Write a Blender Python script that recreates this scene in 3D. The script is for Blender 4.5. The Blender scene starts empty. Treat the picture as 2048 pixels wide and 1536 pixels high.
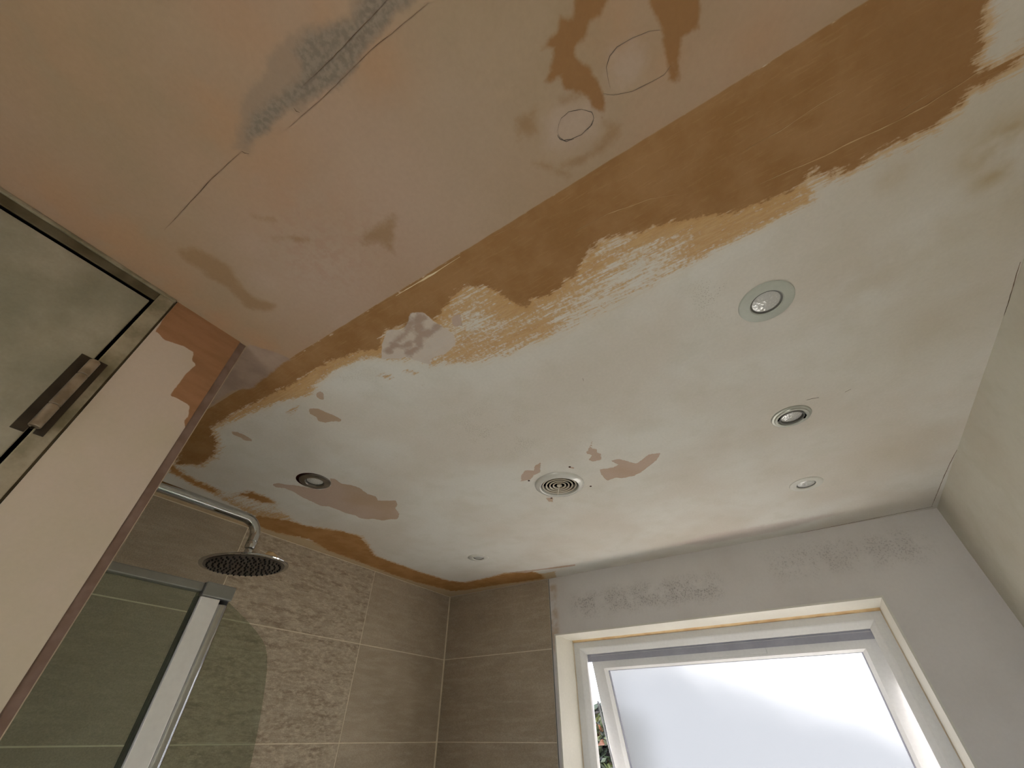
import bpy, bmesh, math, random
import numpy as np
from mathutils import Vector, Matrix

# ------------------------------------------------------------------ camera, world, sun, exposure
SC = bpy.context.scene
COL = SC.collection
H = 2.01                                   # ceiling height of the room (m)
F = 808.43                                 # focal length in pixels of a 2048 px wide frame
PITCH, ROLL, YAW = math.radians(41.1723), math.radians(-0.0447), math.radians(32.6953)
CAM = np.array([1.5584, -1.8158, H - 0.5651])
_f0 = np.array([-math.sin(YAW), math.cos(YAW), 0.0]); _r0 = np.array([math.cos(YAW), math.sin(YAW), 0.0]); _u0 = np.array([0, 0, 1.0])
FW = _f0*math.cos(PITCH) + _u0*math.sin(PITCH)
_up = -_f0*math.sin(PITCH) + _u0*math.cos(PITCH)
RT = _r0*math.cos(ROLL) + _up*math.sin(ROLL)
UP = -_r0*math.sin(ROLL) + _up*math.cos(ROLL)
cam_data = bpy.data.cameras.new('camera')
cam_data.sensor_fit = 'HORIZONTAL'; cam_data.sensor_width = 36.0; cam_data.lens = 36.0*F/2048.0
cam_data.clip_start = 0.01
cam = bpy.data.objects.new('camera', cam_data); COL.objects.link(cam)
M = Matrix.Identity(4)
for i in range(3):
    M[i][0], M[i][1], M[i][2], M[i][3] = RT[i], UP[i], -FW[i], CAM[i]
cam.matrix_world = M
SC.camera = cam

SUN_DIR = Vector((-0.42, 0.80, 0.42)).normalized()        # towards the sun
world = bpy.data.worlds.new('sky'); SC.world = world; world.use_nodes = True
_bg = world.node_tree.nodes['Background']
_bg.inputs['Color'].default_value = (0.83, 0.885, 1.06, 1); _bg.inputs['Strength'].default_value = 8.0
sun_data = bpy.data.lights.new('sun', 'SUN'); sun_data.energy = 72.0; sun_data.angle = math.radians(8.0)
sun_data.color = (0.97, 0.965, 1.04)
sun = bpy.data.objects.new('sun', sun_data); COL.objects.link(sun)
sun.rotation_euler = (-SUN_DIR).to_track_quat('-Z', 'Y').to_euler()
SC.view_settings.view_transform = 'Standard'; SC.view_settings.look = 'None'
SC.view_settings.gamma = 1.0; SC.view_settings.use_curve_mapping = False
SC.view_settings.exposure = 0.09
SC.cycles.max_bounces = 8; SC.cycles.diffuse_bounces = 5; SC.cycles.glossy_bounces = 4
SC.cycles.transmission_bounces = 8; SC.cycles.transparent_max_bounces = 8
SC.cycles.sample_clamp_indirect = 6.0
SC.cycles.caustics_reflective = False; SC.cycles.caustics_refractive = False

# ------------------------------------------------------------------ geometry helpers
def ray(px, py): return FW + RT*((px - 1024.0)/F) - UP*((py - 768.0)/F)
def hit(px, py, axis, val):                # where the sight line through a photo pixel meets a real plane of the room
    d = ray(px, py); t = (val - CAM[axis])/d[axis]; return CAM + t*d
def ceil_pts(pts): return np.array([hit(x, y, 2, H)[:2] for x, y in pts])
def wall_pts(pts, X): return np.array([hit(x, y, 0, X)[1:] for x, y in pts])
def crop(x0, y0, s, pts): return [(x0 + x*s, y0 + y*s) for x, y in pts]

def rgb(r, g, b):
    f = lambda c: (c/255/12.92) if c/255 <= 0.04045 else ((c/255 + 0.055)/1.055)**2.4
    return (f(r), f(g), f(b), 1.0)

def tag(o, label=None, cat=None, group=None, kind=None):
    if label: o['label'] = label
    if cat: o['category'] = cat
    if group: o['group'] = group
    if kind: o['kind'] = kind
    return o
def root(name, loc=(0, 0, 0)):
    o = bpy.data.objects.new(name, None); COL.objects.link(o); o.location = loc; o.empty_display_size = 0.05
    return o
def link(name, me, mat, parent=None, smooth=False):
    if mat is not None and not me.materials: me.materials.append(mat)
    if smooth:
        for p in me.polygons: p.use_smooth = True
    o = bpy.data.objects.new(name, me); COL.objects.link(o)
    if parent is not None: o.parent = parent
    return o
def wloc(o):
    v = Vector((0, 0, 0))
    while o is not None: v = v + o.location; o = o.parent
    return v
class MB:
    """collects shapes given in room coordinates and links them as one mesh"""
    def __init__(s): s.bm = bmesh.new()
    def box(s, a, b, bevel=0.0, seg=2):
        a, b = Vector(a), Vector(b); lo = Vector(map(min, a, b)); hi = Vector(map(max, a, b))
        vs = [s.bm.verts.new((x, y, z)) for z in (lo.z, hi.z) for y in (lo.y, hi.y) for x in (lo.x, hi.x)]
        fs = [s.bm.faces.new([vs[i] for i in q]) for q in ((0,2,3,1),(4,5,7,6),(0,1,5,4),(2,6,7,3),(0,4,6,2),(1,3,7,5))]
        if bevel:
            es = list({e for f in fs for e in f.edges})
            bmesh.ops.bevel(s.bm, geom=es, offset=bevel, segments=seg, profile=0.5, affect='EDGES')
        return s
    def prism(s, poly, axis, lo, hi):
        """poly: 2D points in the two other axes (in xyz order), extruded along axis"""
        def P(p, t):
            c = list(p); c.insert(axis, t); return c
        A = [s.bm.verts.new(P(p, lo)) for p in poly]; B = [s.bm.verts.new(P(p, hi)) for p in poly]
        n = len(poly); s.bm.faces.new(A[::-1]); s.bm.faces.new(B)
        for i in range(n): s.bm.faces.new((A[i], A[(i+1) % n], B[(i+1) % n], B[i]))
        return s
    def lathe(s, prof, c, n=48, close=False, mat=None):
        """prof: (radius, z) pairs about a vertical axis through c"""
        rings = []
        for r, z in prof:
            if r < 1e-6: rings.append([s.bm.verts.new((c[0], c[1], c[2]+z))])
            else: rings.append([s.bm.verts.new((c[0]+r*math.cos(2*math.pi*i/n), c[1]+r*math.sin(2*math.pi*i/n), c[2]+z)) for i in range(n)])
        pairs = list(zip(rings, rings[1:])) + ([(rings[-1], rings[0])] if close else [])
        for A, B in pairs:
            for i in range(n):
                j = (i+1) % n
                if len(A) == 1 and len(B) == 1: continue
                if len(A) == 1: s.bm.faces.new((A[0], B[j], B[i]))
                elif len(B) == 1: s.bm.faces.new((A[i], A[j], B[0]))
                else: s.bm.faces.new((A[i], A[j], B[j], B[i]))
        return s
    def tube(s, pts, r, n=20, cap=True):
        pts = [Vector(p) for p in pts]; rr = r if isinstance(r, (list, tuple)) else [r]*len(pts)
        prev = None; rings = []
        for k, p in enumerate(pts):
            t = (pts[min(k+1, len(pts)-1)] - pts[max(k-1, 0)]).normalized()
            if prev is None:
                u = t.orthogonal().normalized()
            else:
                u = (prev - t*prev.dot(t)).normalized()
            prev = u; v = t.cross(u)
            rings.append([s.bm.verts.new(p + (u*math.cos(2*math.pi*i/n) + v*math.sin(2*math.pi*i/n))*rr[k]) for i in range(n)])
        for A, B in zip(rings, rings[1:]):
            for i in range(n): s.bm.faces.new((A[i], A[(i+1) % n], B[(i+1) % n], B[i]))
        if cap: s.bm.faces.new(rings[0][::-1]); s.bm.faces.new(rings[-1])
        return s
    def faces(s, verts, faces):
        vs = [s.bm.verts.new(v) for v in verts]
        for f in faces: s.bm.faces.new([vs[i] for i in f])
        return s
    def rotate(s, angle, axis, center):
        bmesh.ops.rotate(s.bm, verts=s.bm.verts[:], cent=center, matrix=Matrix.Rotation(angle, 3, axis)); return s
    def build(s, name, mat, parent=None, smooth=False, auto=False):
        bmesh.ops.recalc_face_normals(s.bm, faces=s.bm.faces[:])
        off = wloc(parent) if parent is not None else Vector((0, 0, 0))
        if off.length: bmesh.ops.translate(s.bm, verts=s.bm.verts[:], vec=-off)
        me = bpy.data.meshes.new(name); s.bm.to_mesh(me); s.bm.free()
        if auto:
            me.polygons.foreach_set('use_smooth', [True]*len(me.polygons))
            me.set_sharp_from_angle(angle=math.radians(35))
        return link(name, me, mat, parent, smooth)

# ------------------------------------------------------------------ node helpers
class NT:
    def __init__(s, name):
        s.m = bpy.data.materials.new(name); s.m.use_nodes = True; s.t = s.m.node_tree; s.t.nodes.clear()
        s.out = s.t.nodes.new('ShaderNodeOutputMaterial')
    def put(s, sock, v):
        if hasattr(v, 'is_linked') or isinstance(v, bpy.types.NodeSocket): s.t.links.new(v, sock)
        else: sock.default_value = v
    def node(s, typ, **kw):
        n = s.t.nodes.new(typ)
        for k, v in kw.items(): setattr(n, k, v)
        return n
    def pos(s): return s.node('ShaderNodeNewGeometry').outputs['Position']
    def attr(s, name): return s.node('ShaderNodeAttribute', attribute_name=name).outputs['Fac']
    def math(s, op, a, b=0.0, clamp=False):
        n = s.node('ShaderNodeMath', operation=op, use_clamp=clamp); s.put(n.inputs[0], a); s.put(n.inputs[1], b); return n.outputs[0]
    def add(s, a, b): return s.math('ADD', a, b)
    def mul(s, a, b): return s.math('MULTIPLY', a, b)
    def mx(s, a, b): return s.math('MAXIMUM', a, b)
    def sub(s, a, b): return s.math('SUBTRACT', a, b)
    def mapv(s, v, scale=(1, 1, 1), rot=(0, 0, 0), loc=(0, 0, 0)):
        n = s.node('ShaderNodeMapping'); s.put(n.inputs['Vector'], v)
        n.inputs['Scale'].default_value = scale; n.inputs['Rotation'].default_value = rot; n.inputs['Location'].default_value = loc
        return n.outputs[0]
    dim = '3D'
    def noise(s, v, scale, detail=4.0, rough=0.55, dist=0.0):
        n = s.node('ShaderNodeTexNoise', noise_dimensions=s.dim); s.put(n.inputs['Vector'], v); n.inputs['Scale'].default_value = scale
        n.inputs['Detail'].default_value = detail; n.inputs['Roughness'].default_value = rough; n.inputs['Distortion'].default_value = dist
        return n.outputs['Fac']
    def voro(s, v, scale):
        n = s.node('ShaderNodeTexVoronoi', voronoi_dimensions=s.dim); s.put(n.inputs['Vector'], v); n.inputs['Scale'].default_value = scale; return n.outputs['Distance']
    def step(s, v, lo, hi):
        n = s.node('ShaderNodeMapRange', interpolation_type='SMOOTHSTEP'); s.put(n.inputs['Value'], v)
        s.put(n.inputs['From Min'], lo); s.put(n.inputs['From Max'], hi); return n.outputs[0]
    def mix(s, f, a, b):
        n = s.node('ShaderNodeMix', data_type='RGBA'); s.put(n.inputs['Factor'], f); s.put(n.inputs['A'], a); s.put(n.inputs['B'], b)
        for i in n.inputs:
            pass
        return n
    def mixc(s, f, a, b):
        n = s.node('ShaderNodeMix', data_type='RGBA'); s.put(n.inputs[0], f); s.put(n.inputs[6], a); s.put(n.inputs[7], b); return n.outputs[2]
    def scalec(s, c, f):                  # multiply a colour by a scalar
        n = s.node('ShaderNodeVectorMath', operation='SCALE'); s.put(n.inputs[0], c); s.put(n.inputs['Scale'], f); return n.outputs[0]
    def sep(s, v):
        n = s.node('ShaderNodeSeparateXYZ'); s.put(n.inputs[0], v); return n.outputs
    def bump(s, h, dist=0.001, strength=1.0):
        n = s.node('ShaderNodeBump'); s.put(n.inputs['Height'], h); n.inputs['Distance'].default_value = dist; n.inputs['Strength'].default_value = strength
        return n.outputs[0]
    def bsdf(s, color, rough=0.8, metal=0.0, normal=None, spec=0.5, **kw):
        n = s.node('ShaderNodeBsdfPrincipled'); s.put(n.inputs['Base Color'], color); s.put(n.inputs['Roughness'], rough); s.put(n.inputs['Metallic'], metal)
        s.put(n.inputs['Specular IOR Level'], spec)
        for k, v in kw.items(): s.put(n.inputs[k], v)
        if normal is not None: s.t.links.new(normal, n.inputs['Normal'])
        return n.outputs[0]
    def matte(s, color, normal=None):
        n = s.node('ShaderNodeBsdfDiffuse'); s.put(n.inputs['Color'], color)
        if normal is not None: s.t.links.new(normal, n.inputs['Normal'])
        return n.outputs[0]
    def done(s, shader): s.t.links.new(shader, s.out.inputs['Surface']); return s.m

def mottled(name, c1, c2, scale=8.0, rough=0.8, metal=0.0, spec=0.4, bump=0.0, fine=120.0):
    n = NT(name); p = n.pos(); a = n.noise(p, scale, 2); b = n.noise(p, fine, 1)
    col = n.mixc(n.step(a, 0.3, 0.7), c1, c2); col = n.scalec(col, n.add(0.94, n.mul(b, 0.12)))
    nr = n.bump(b, bump) if bump else None
    if rough >= 0.8 and metal == 0: return n.done(n.matte(col, nr))
    return n.done(n.bsdf(col, rough, metal, nr, spec))

# --- signed-distance layers on a plane grid (positive inside the outline)
def sdf(P, poly):
    poly = np.asarray(poly, float); A = poly; B = np.roll(poly, -1, 0)
    d2 = np.full(len(P), 1e9); inside = np.zeros(len(P), bool)
    for a, b in zip(A, B):
        ab = b - a; ap = P - a; L = ab@ab
        t = np.clip((ap@ab)/L if L > 0 else 0, 0, 1); q = ap - t[:, None]*ab
        d2 = np.minimum(d2, (q*q).sum(1))
        c = ((a[1] > P[:, 1]) != (b[1] > P[:, 1]))
        if b[1] != a[1]: inside ^= c & (P[:, 0] < (b[0]-a[0])*(P[:, 1]-a[1])/(b[1]-a[1]) + a[0])
    d = np.sqrt(d2); return np.where(inside, d, -d)
def layer(P, polys, clampv=0.12):
    out = np.full(len(P), -clampv)
    for poly in polys:
        poly = np.asarray(poly); lo = poly.min(0) - clampv; hi = poly.max(0) + clampv
        m = np.all((P >= lo) & (P <= hi), 1)
        if m.any(): out[m] = np.maximum(out[m], np.clip(sdf(P[m], poly), -clampv, clampv))
    return out
def strokes(P, lines, clampv=0.12):        # distance to polylines, minus a half-width: soft brush marks
    out = np.full(len(P), -clampv)
    for pts, w in lines:
        pts = np.asarray(pts); lo = pts.min(0) - clampv; hi = pts.max(0) + clampv
        m = np.all((P >= lo) & (P <= hi), 1); Q = P[m]; d2 = np.full(len(Q), 1e9)
        for a, b in zip(pts[:-1], pts[1:]):
            ab = b - a; t = np.clip(((Q-a)@ab)/max(ab@ab, 1e-12), 0, 1); q = Q - a - t[:, None]*ab; d2 = np.minimum(d2, (q*q).sum(1))
        out[m] = np.maximum(out[m], np.clip(w - np.sqrt(d2), -clampv, clampv))
    return out
def grid_mesh(name, us, vs, to3, attrs, drop=None, flip=False):
    U, V = np.meshgrid(us, vs); P = np.stack([U.ravel(), V.ravel()], 1); nu, nv = len(us), len(vs)
    idx = np.arange(nu*nv).reshape(nv, nu)
    q = np.stack([idx[:-1, :-1], idx[1:, :-1], idx[1:, 1:], idx[:-1, 1:]], -1).reshape(-1, 4)
    if flip: q = q[:, ::-1]
    if drop is not None:
        c = P[q].mean(1); q = q[~drop(c)]
    me = bpy.data.meshes.new(name); co = to3(P)
    me.vertices.add(len(P)); me.vertices.foreach_set('co', co.ravel().astype(np.float32))
    me.loops.add(q.size); me.loops.foreach_set('vertex_index', q.ravel().astype(np.int32))
    me.polygons.add(len(q)); me.polygons.foreach_set('loop_start', (np.arange(len(q))*4).astype(np.int32))
    me.update(calc_edges=True); me.validate()
    for k, f in attrs.items():
        a = me.attributes.new(k, 'FLOAT', 'POINT'); a.data.foreach_set('value', f(P).astype(np.float32))
    return me

# ------------------------------------------------------------------ plan of the room (m)
W = 2.046          # right wall
SX = 0.8416        # wall with the door (face of the short wall that closes off the shower)
SE = -1.640        # end of that wall = back of the shower
YB = -2.75         # wall behind the camera
LA = -1.5745       # joint between new and old ceiling boards
WX0, WX1, WZ1, WZ0 = 0.612, 1.787, H-0.227, H-1.25     # window opening
YF = 0.165         # depth of the reveal up to the window frame

# ------------------------------------------------------------------ materials
m_floor = mottled('pale_floor_tile', rgb(222, 222, 220), rgb(214, 214, 212), 3, 0.9)
m_wall_plain = mottled('pale_wall_paint', rgb(222, 221, 217), rgb(216, 215, 211), 2.5, 0.85)
m_grout = mottled('cream_grout', rgb(222, 210, 186), rgb(206, 194, 170), 30, 0.9)
m_upvc = mottled('white_plastic', rgb(214, 213, 210), rgb(204, 203, 200), 3, 0.35, spec=0.4)
m_reveal = mottled('white_gloss_paint', rgb(216, 212, 200), rgb(206, 202, 190), 4, 0.45)
m_caulk = mottled('yellowed_caulk', rgb(206, 178, 132), rgb(186, 150, 104), 20, 0.7)
m_caulk_pale = mottled('grubby_caulk', rgb(206, 190, 164), rgb(190, 172, 146), 20, 0.7)
m_chrome = mottled('chrome', rgb(190, 190, 188), rgb(180, 180, 178), 3, 0.08, 1.0)
m_alu = mottled('satin_aluminium', rgb(214, 211, 204), rgb(206, 203, 196), 3, 0.38, 0.35)
m_alu_dark = mottled('grey_aluminium', rgb(140, 140, 134), rgb(128, 128, 122), 6, 0.4, 0.8)
m_black = mottled('black_rubber', rgb(22, 21, 20), rgb(14, 14, 14), 20, 0.7)
m_gasket = mottled('grey_weather_seal', rgb(158, 158, 168), rgb(146, 146, 156), 10, 0.6)
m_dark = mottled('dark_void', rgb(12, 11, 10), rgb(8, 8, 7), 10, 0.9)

# ------------------------------------------------------------------ ceiling: old white paint, new skim, peeled paint, filler
K7 = lambda p: crop(860, 330, 0.390625, p)      # tracing windows on the photograph
K4 = lambda p: crop(340, 640, 0.25390625, p)
K3 = lambda p: crop(250, 900, 0.25390625, p)
K5 = lambda p: crop(540, 1100, 0.302734, p)
K6 = lambda p: crop(650, 540, 0.21484375, p)
K8 = lambda p: crop(320, 360, 0.33203, p)
KV = lambda p: crop(960, 850, 0.21484375, p)
KD = lambda p: crop(540, 900, 0.146484, p)
KT = lambda p: crop(960, 0, 0.25390625, p)
KG = lambda p: crop(400, 0, 0.25390625, p)
KR = lambda p: crop(1700, 0, 0.169922, p)
LINE_A = [(370, 860), (406, 800), (452, 768), (494, 764), (543, 728), (576, 714), (634, 678), (694, 640), (784, 585), (874, 528), (994, 450), (1194, 323), (1494, 140), (1734, -8), (1850, -80)]
BROWN_LOW = KR([(1640, -300), (1610, 60), (1560, 250), (1530, 450), (1495, 700), (1500, 850), (1660, 770), (1850, 720), (2300, 420), (2300, 520), (1950, 740), (1760, 860), (1600, 980), (1380, 1080), (1290, 1200), (1150, 1360), (1000, 1480)]) \
    + [(1830, 272), (1790, 287), (1740, 312), (1700, 340), (1665, 345), (1640, 352), (1630, 335), (1615, 348), (1602, 369), (1571, 389), (1532, 404), (1500, 414), (1461, 428), (1415, 431), (1352, 443), (1309, 455), (1270, 465), (1211, 476), (1184, 496),
       (1168, 521), (1149, 549), (1114, 580), (1090, 596), (1067, 596), (1055, 617), (1032, 609), (1012, 598), (997, 584), (973, 574), (938, 574), (911, 584), (899, 603), (883, 623), (871, 641), (817, 647), (774, 660), (765, 680), (760, 701), (721, 701), (670, 719), (632, 736), (594, 764), (556, 782), (518, 802), (482, 818), (449, 840), (420, 858), (434, 884), (429, 909), (401, 930), (353, 927)]
BROWN = [LINE_A + BROWN_LOW]
BROWN2 = [K3([(1060, 520), (1300, 560), (1420, 600), (1700, 640), (1850, 680), (1900, 740), (1960, 830)]) + K5([(830, 90), (900, 115), (1000, 150), (1100, 180), (1180, 205), (1290, 215), (1400, 195), (1550, 155), (1720, 140), (1790, 160), (1810, 188), (1700, 203), (1500, 230), (1300, 262), (1200, 272), (1150, 255), (1000, 220), (850, 175), (650, 100)]) + K3([(1850, 880), (1600, 790), (1450, 700), (1200, 650), (1060, 600), (1000, 540)]),
          K3([(350, 100), (440, 180), (560, 245), (720, 310), (700, 335), (560, 280), (450, 220), (340, 150)]), K3([(900, 350), (1000, 330), (1120, 380), (1180, 420), (1080, 410)])]
DRY = [K7([(2048, 60), (2048, 100), (1980, 210), (1880, 270), (1700, 370), (1540, 450), (1380, 540), (1250, 620), (1100, 700), (900, 800), (750, 880), (560, 950), (420, 1010), (250, 1060), (100, 1050), (30, 1040)]) + [(800, 735), (740, 725), (690, 745), (650, 775), (630, 800), (560, 815), (500, 838), (450, 862), (430, 915), (400, 935), (350, 935), (440, 830), (620, 720), (800, 640), (900, 560), (1100, 540), (1300, 430), (1600, 330)],
       K3([(330, 130), (500, 200), (720, 290), (900, 330), (1130, 370), (1340, 520), (1420, 590), (1200, 620), (1000, 520), (700, 390), (450, 250)])]
DRY_HI = [K7([(-30, 1000), (130, 930), (160, 895), (400, 840), (640, 812), (600, 850), (420, 930), (150, 1000), (-10, 1045)]), K7([(1380, 350), (1560, 285), (1800, 215), (2000, 130), (1980, 200), (1800, 290), (1560, 390), (1420, 470), (1300, 480)]),
          K7([(820, 420), (900, 370), (1260, 300), (1440, 250), (1400, 290), (1100, 350), (960, 390), (900, 430), (840, 500), (780, 520)]), K7([(290, 760), (340, 700), (440, 720), (520, 730), (420, 760)]),
          [(650, 733), (714, 712), (757, 703), (752, 720), (700, 728), (640, 768), (632, 792), (580, 800), (520, 824), (460, 850), (440, 850), (480, 822), (594, 768)], K6([(690, 930), (760, 912), (880, 945), (860, 985), (740, 965)]), K6([(450, 990), (540, 955), (630, 965), (660, 1010), (560, 1030)]),
          K3([(700, 330), (1000, 470), (1330, 525), (1200, 560), (1000, 520), (800, 420)]), K4([(900, 720), (1020, 650), (1010, 720), (930, 770)])]
PEEL = [KV([(1110, 415), (1240, 395), (1285, 370), (1220, 330), (1290, 315), (1455, 360), (1570, 275), (1690, 255), (1640, 330), (1500, 440), (1430, 475), (1320, 495), (1260, 490), (1185, 520), (1150, 490), (1130, 460)]),
        KV([(1040, 150), (1045, 220), (1085, 220), (1090, 260), (1130, 270), (1125, 325), (1050, 340), (1010, 325), (1045, 280), (985, 262), (1010, 225)]),
        KV([(565, 345), (560, 440), (500, 470), (470, 510), (380, 525), (385, 470), (420, 420), (500, 425), (510, 380)]), KV([(610, 680), (680, 675), (680, 715), (640, 715)]), KV([(835, 385), (885, 400), (870, 408), (840, 400)]),
        KD([(30, 470), (100, 450), (200, 470), (330, 480), (450, 500), (690, 545), (830, 490), (820, 385), (900, 400), (960, 455), (1110, 480), (1220, 515), (1330, 600), (1440, 630), (1480, 690), (1720, 690), (1740, 745), (1710, 800), (1770, 870), (1740, 945), (1640, 945), (1530, 965), (1420, 940), (1330, 945), (1220, 930), (1170, 895), (1040, 865), (950, 825), (800, 770), (700, 765), (560, 700), (430, 640), (340, 580), (200, 520), (80, 510)]),
        K4([(1090, 700), (1160, 695), (1220, 720), (1350, 780), (1345, 800), (1270, 800), (1220, 810), (1160, 790), (1160, 770), (1100, 740)]), K4([(490, 880), (530, 880), (600, 915), (645, 940), (640, 955), (590, 950), (560, 930), (490, 900)]), K4([(1150, 580), (1180, 560), (1210, 580), (1215, 620), (1190, 630), (1150, 605)]),
        K6([(1195, 425), (1260, 405), (1278, 520), (1215, 525), (1170, 500), (1190, 480), (1180, 455)]), K5([(1560, 150), (1790, 125), (2020, 93), (2015, 105), (1880, 122), (1780, 133), (1700, 150)]), K6([(1380, 540), (1400, 545), (1410, 600), (1395, 600)]), K6([(890, 1070), (920, 1072), (910, 1084)])]
FILLER = [K6([(800, 395), (920, 395), (1020, 480), (1080, 520), (1200, 590), (1220, 690), (1110, 790), (1040, 800), (970, 850), (1010, 890), (860, 845), (750, 810), (690, 825), (520, 830), (530, 690), (575, 560), (730, 555), (770, 490)])]
FILL_MARK = [(K6([(1080, 500), (960, 600), (880, 620), (860, 560)]), 0.006), (K6([(900, 640), (860, 720), (780, 780)]), 0.007), (K6([(820, 480), (760, 560), (680, 660)]), 0.006), (K6([(580, 755), (640, 700), (740, 710), (800, 690)]), 0.006), (K6([(890, 440), (860, 520), (900, 600), (880, 660)]), 0.009)]
GREYP = [KG([(1720, -40), (1640, 50), (1540, 110), (1450, 200), (1370, 300), (1290, 380), (1240, 480), (1200, 570), (1100, 660), (980, 710), (860, 770), (820, 830), (790, 890), (740, 850), (690, 850), (600, 930), (540, 1020), (420, 1110), (380, 1210), (330, 1190), (270, 1170), (310, 1000), (330, 900), (350, 760), (420, 680), (520, 600), (540, 460), (650, 340), (700, 270), (900, 210), (1080, 170), (1180, 140), (1200, 30), (1250, -60), (1700, -200), (1900, -180)])]
GREYP_HI = [KG([(1720, -40), (1540, 110), (1370, 300), (1240, 480), (1100, 660), (860, 770), (700, 840), (540, 1010), (400, 1100), (330, 1150), (420, 900), (600, 760), (780, 620), (800, 500), (740, 420), (820, 300), (1080, 190), (1200, 170), (1300, -60)])]
LILAC = [K4([(640, 190), (560, 250), (300, 690), (480, 560), (640, 540), (830, 390), (860, 360), (950, 310), (850, 260), (650, 200)])]
DARKP = [KT([(760, -80), (740, 90), (720, 160), (620, 130), (610, 230), (590, 270), (480, 380), (590, 350), (570, 480), (520, 640), (500, 660), (560, 650), (640, 590), (660, 700), (770, 730), (860, 760), (890, 850), (960, 880), (965, 920), (980, 800), (950, 690), (870, 570), (870, 530), (740, 440), (745, 370), (830, 300), (860, 170), (950, 120), (1010, 0), (1020, -80)]),
         KT([(1330, -80), (1340, 40), (1400, 150), (1430, 240), (1460, 400), (1490, 600), (1470, 630), (1570, 660), (1560, 500), (1590, 300), (1640, 260), (1720, 230), (1735, 40), (1720, -80)])]
DARKQ = [K8([(110, 430), (180, 400), (300, 450), (390, 500), (440, 560), (500, 650), (560, 710), (690, 750), (680, 790), (540, 780), (480, 730), (420, 660), (300, 590), (260, 550), (160, 490)]), K8([(1410, 210), (1400, 440), (1380, 420), (1300, 360), (1220, 390), (1240, 320), (1340, 260)]),
         KT([(640, 790), (780, 725), (840, 745), (720, 780), (660, 800)]), KT([(300, 950), (380, 900), (430, 850), (420, 960), (440, 1050), (340, 1040), (290, 1120)]), KT([(980, 980), (1100, 980), (1080, 1080), (1000, 1180), (860, 1260), (660, 1320), (640, 1280), (840, 1220), (960, 1110), (1010, 1030)]), KT([(430, 1280), (560, 1305), (690, 1380), (560, 1350)]),
         K8([(690, 350), (800, 340), (900, 360), (880, 370), (780, 355)]), K8([(570, 228), (690, 232), (680, 240), (600, 238)])]
PALE_IN = [KT([(520, 940), (640, 850), (880, 820), (930, 900), (900, 1040), (700, 1150), (520, 1160)]), KT([(1020, 420), (1220, 320), (1300, 480), (1220, 640), (1040, 720)])]
PINK = [[(-200, 600)] + [(353, 610), (490, 690)] + [(502, 690), (560, 706), (590, 716), (640, 686), (700, 648), (790, 593), (880, 536), (1000, 458), (1200, 331), (1500, 148), (1740, 0), (2300, -340)]]
EDGE = [[(280, 960), (340, 990), (500, 1040), (640, 1088), (760, 1128), (840, 1155), (905, 1183), (1000, 1165), (1110, 1142), (1130, 1220), (890, 1230), (250, 1020)]]
OCHRE = [(1990, 290, 0.035, 1.0), (2035, 262, 0.03, 0.9), (1985, 350, 0.025, 0.8), (1790, 350, 0.02, 0.45), (1960, 420, 0.06, 0.25), (1750, 560, 0.08, 0.25), (1120, 320, 0.03, 0.3)]
ORANGE = [(80, 60, 0.10, 0.5), (470, 20, 0.05, 0.6), (440, 240, 0.05, 0.8), (230, 480, 0.08, 0.9), (120, 400, 0.06, 0.8), (540, 340, 0.08, 0.6), (330, 560, 0.05, 0.9), (620, 30, 0.03, 0.7), (750, 130, 0.04, 0.8), (1220, 60, 0.03, 0.7), (560, 270, 0.03, 0.6), (1520, 80, 0.03, 0.5), (1340, 110, 0.02, 0.5), (520, 690, 0.05, 0.9), (430, 640, 0.05, 0.8)]
MILKY = [(650, 560, 0.14, 0.9), (820, 420, 0.16, 0.7), (520, 500, 0.05, 0.7), (900, 300, 0.12, 0.5), (700, 640, 0.08, 0.8), (1150, 250, 0.05, 0.5), (540, 560, 0.05, 0.8)]
ROSE = [(640, 500, 0.08, 0.8), (730, 480, 0.05, 0.7), (660, 700, 0.05, 0.7), (1450, 250, 0.1, 0.3)]
SPECK = [(985, 862, 0.09, 1.0), (1040, 890, 0.05, 0.8), (700, 760, 0.07, 0.35), (1450, 585, 0.05, 0.9)]
PAINTED_SHADE = [(1990, 200, 0.12, 0.9), (1850, 330, 0.10, 0.6), (2030, 420, 0.12, 0.8), (1870, 650, 0.14, 0.7), (1800, 900, 0.10, 0.5), (1930, 520, 0.10, 0.7), (1780, 420, 0.10, 0.4), (1860, 870, 0.06, 0.4)]
LILAC_EDGE = [[(1330, 1092), (1420, 1068), (1640, 1030), (1700, 1022), (1560, 1062), (1420, 1088)]]
def blob(lst):
    C = [(ceil_pts([(x, y)])[0], r, a) for x, y, r, a in lst]
    def f(P):
        o = np.zeros(len(P))
        for c, r, a in C: o = np.maximum(o, a*np.exp(-((P-c)**2).sum(1)/(r*r)))
        return o
    return f
def poly_attr(polys):
    Q = [ceil_pts(p) for p in polys]
    return lambda P: layer(P, Q)
def stroke_attr(lines):
    Q = [(ceil_pts(p), w) for p, w in lines]
    return lambda P: strokes(P, Q)
def pink_attr(P):
    return np.clip(LA - P[:, 1], -0.12, 0.12)

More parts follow.
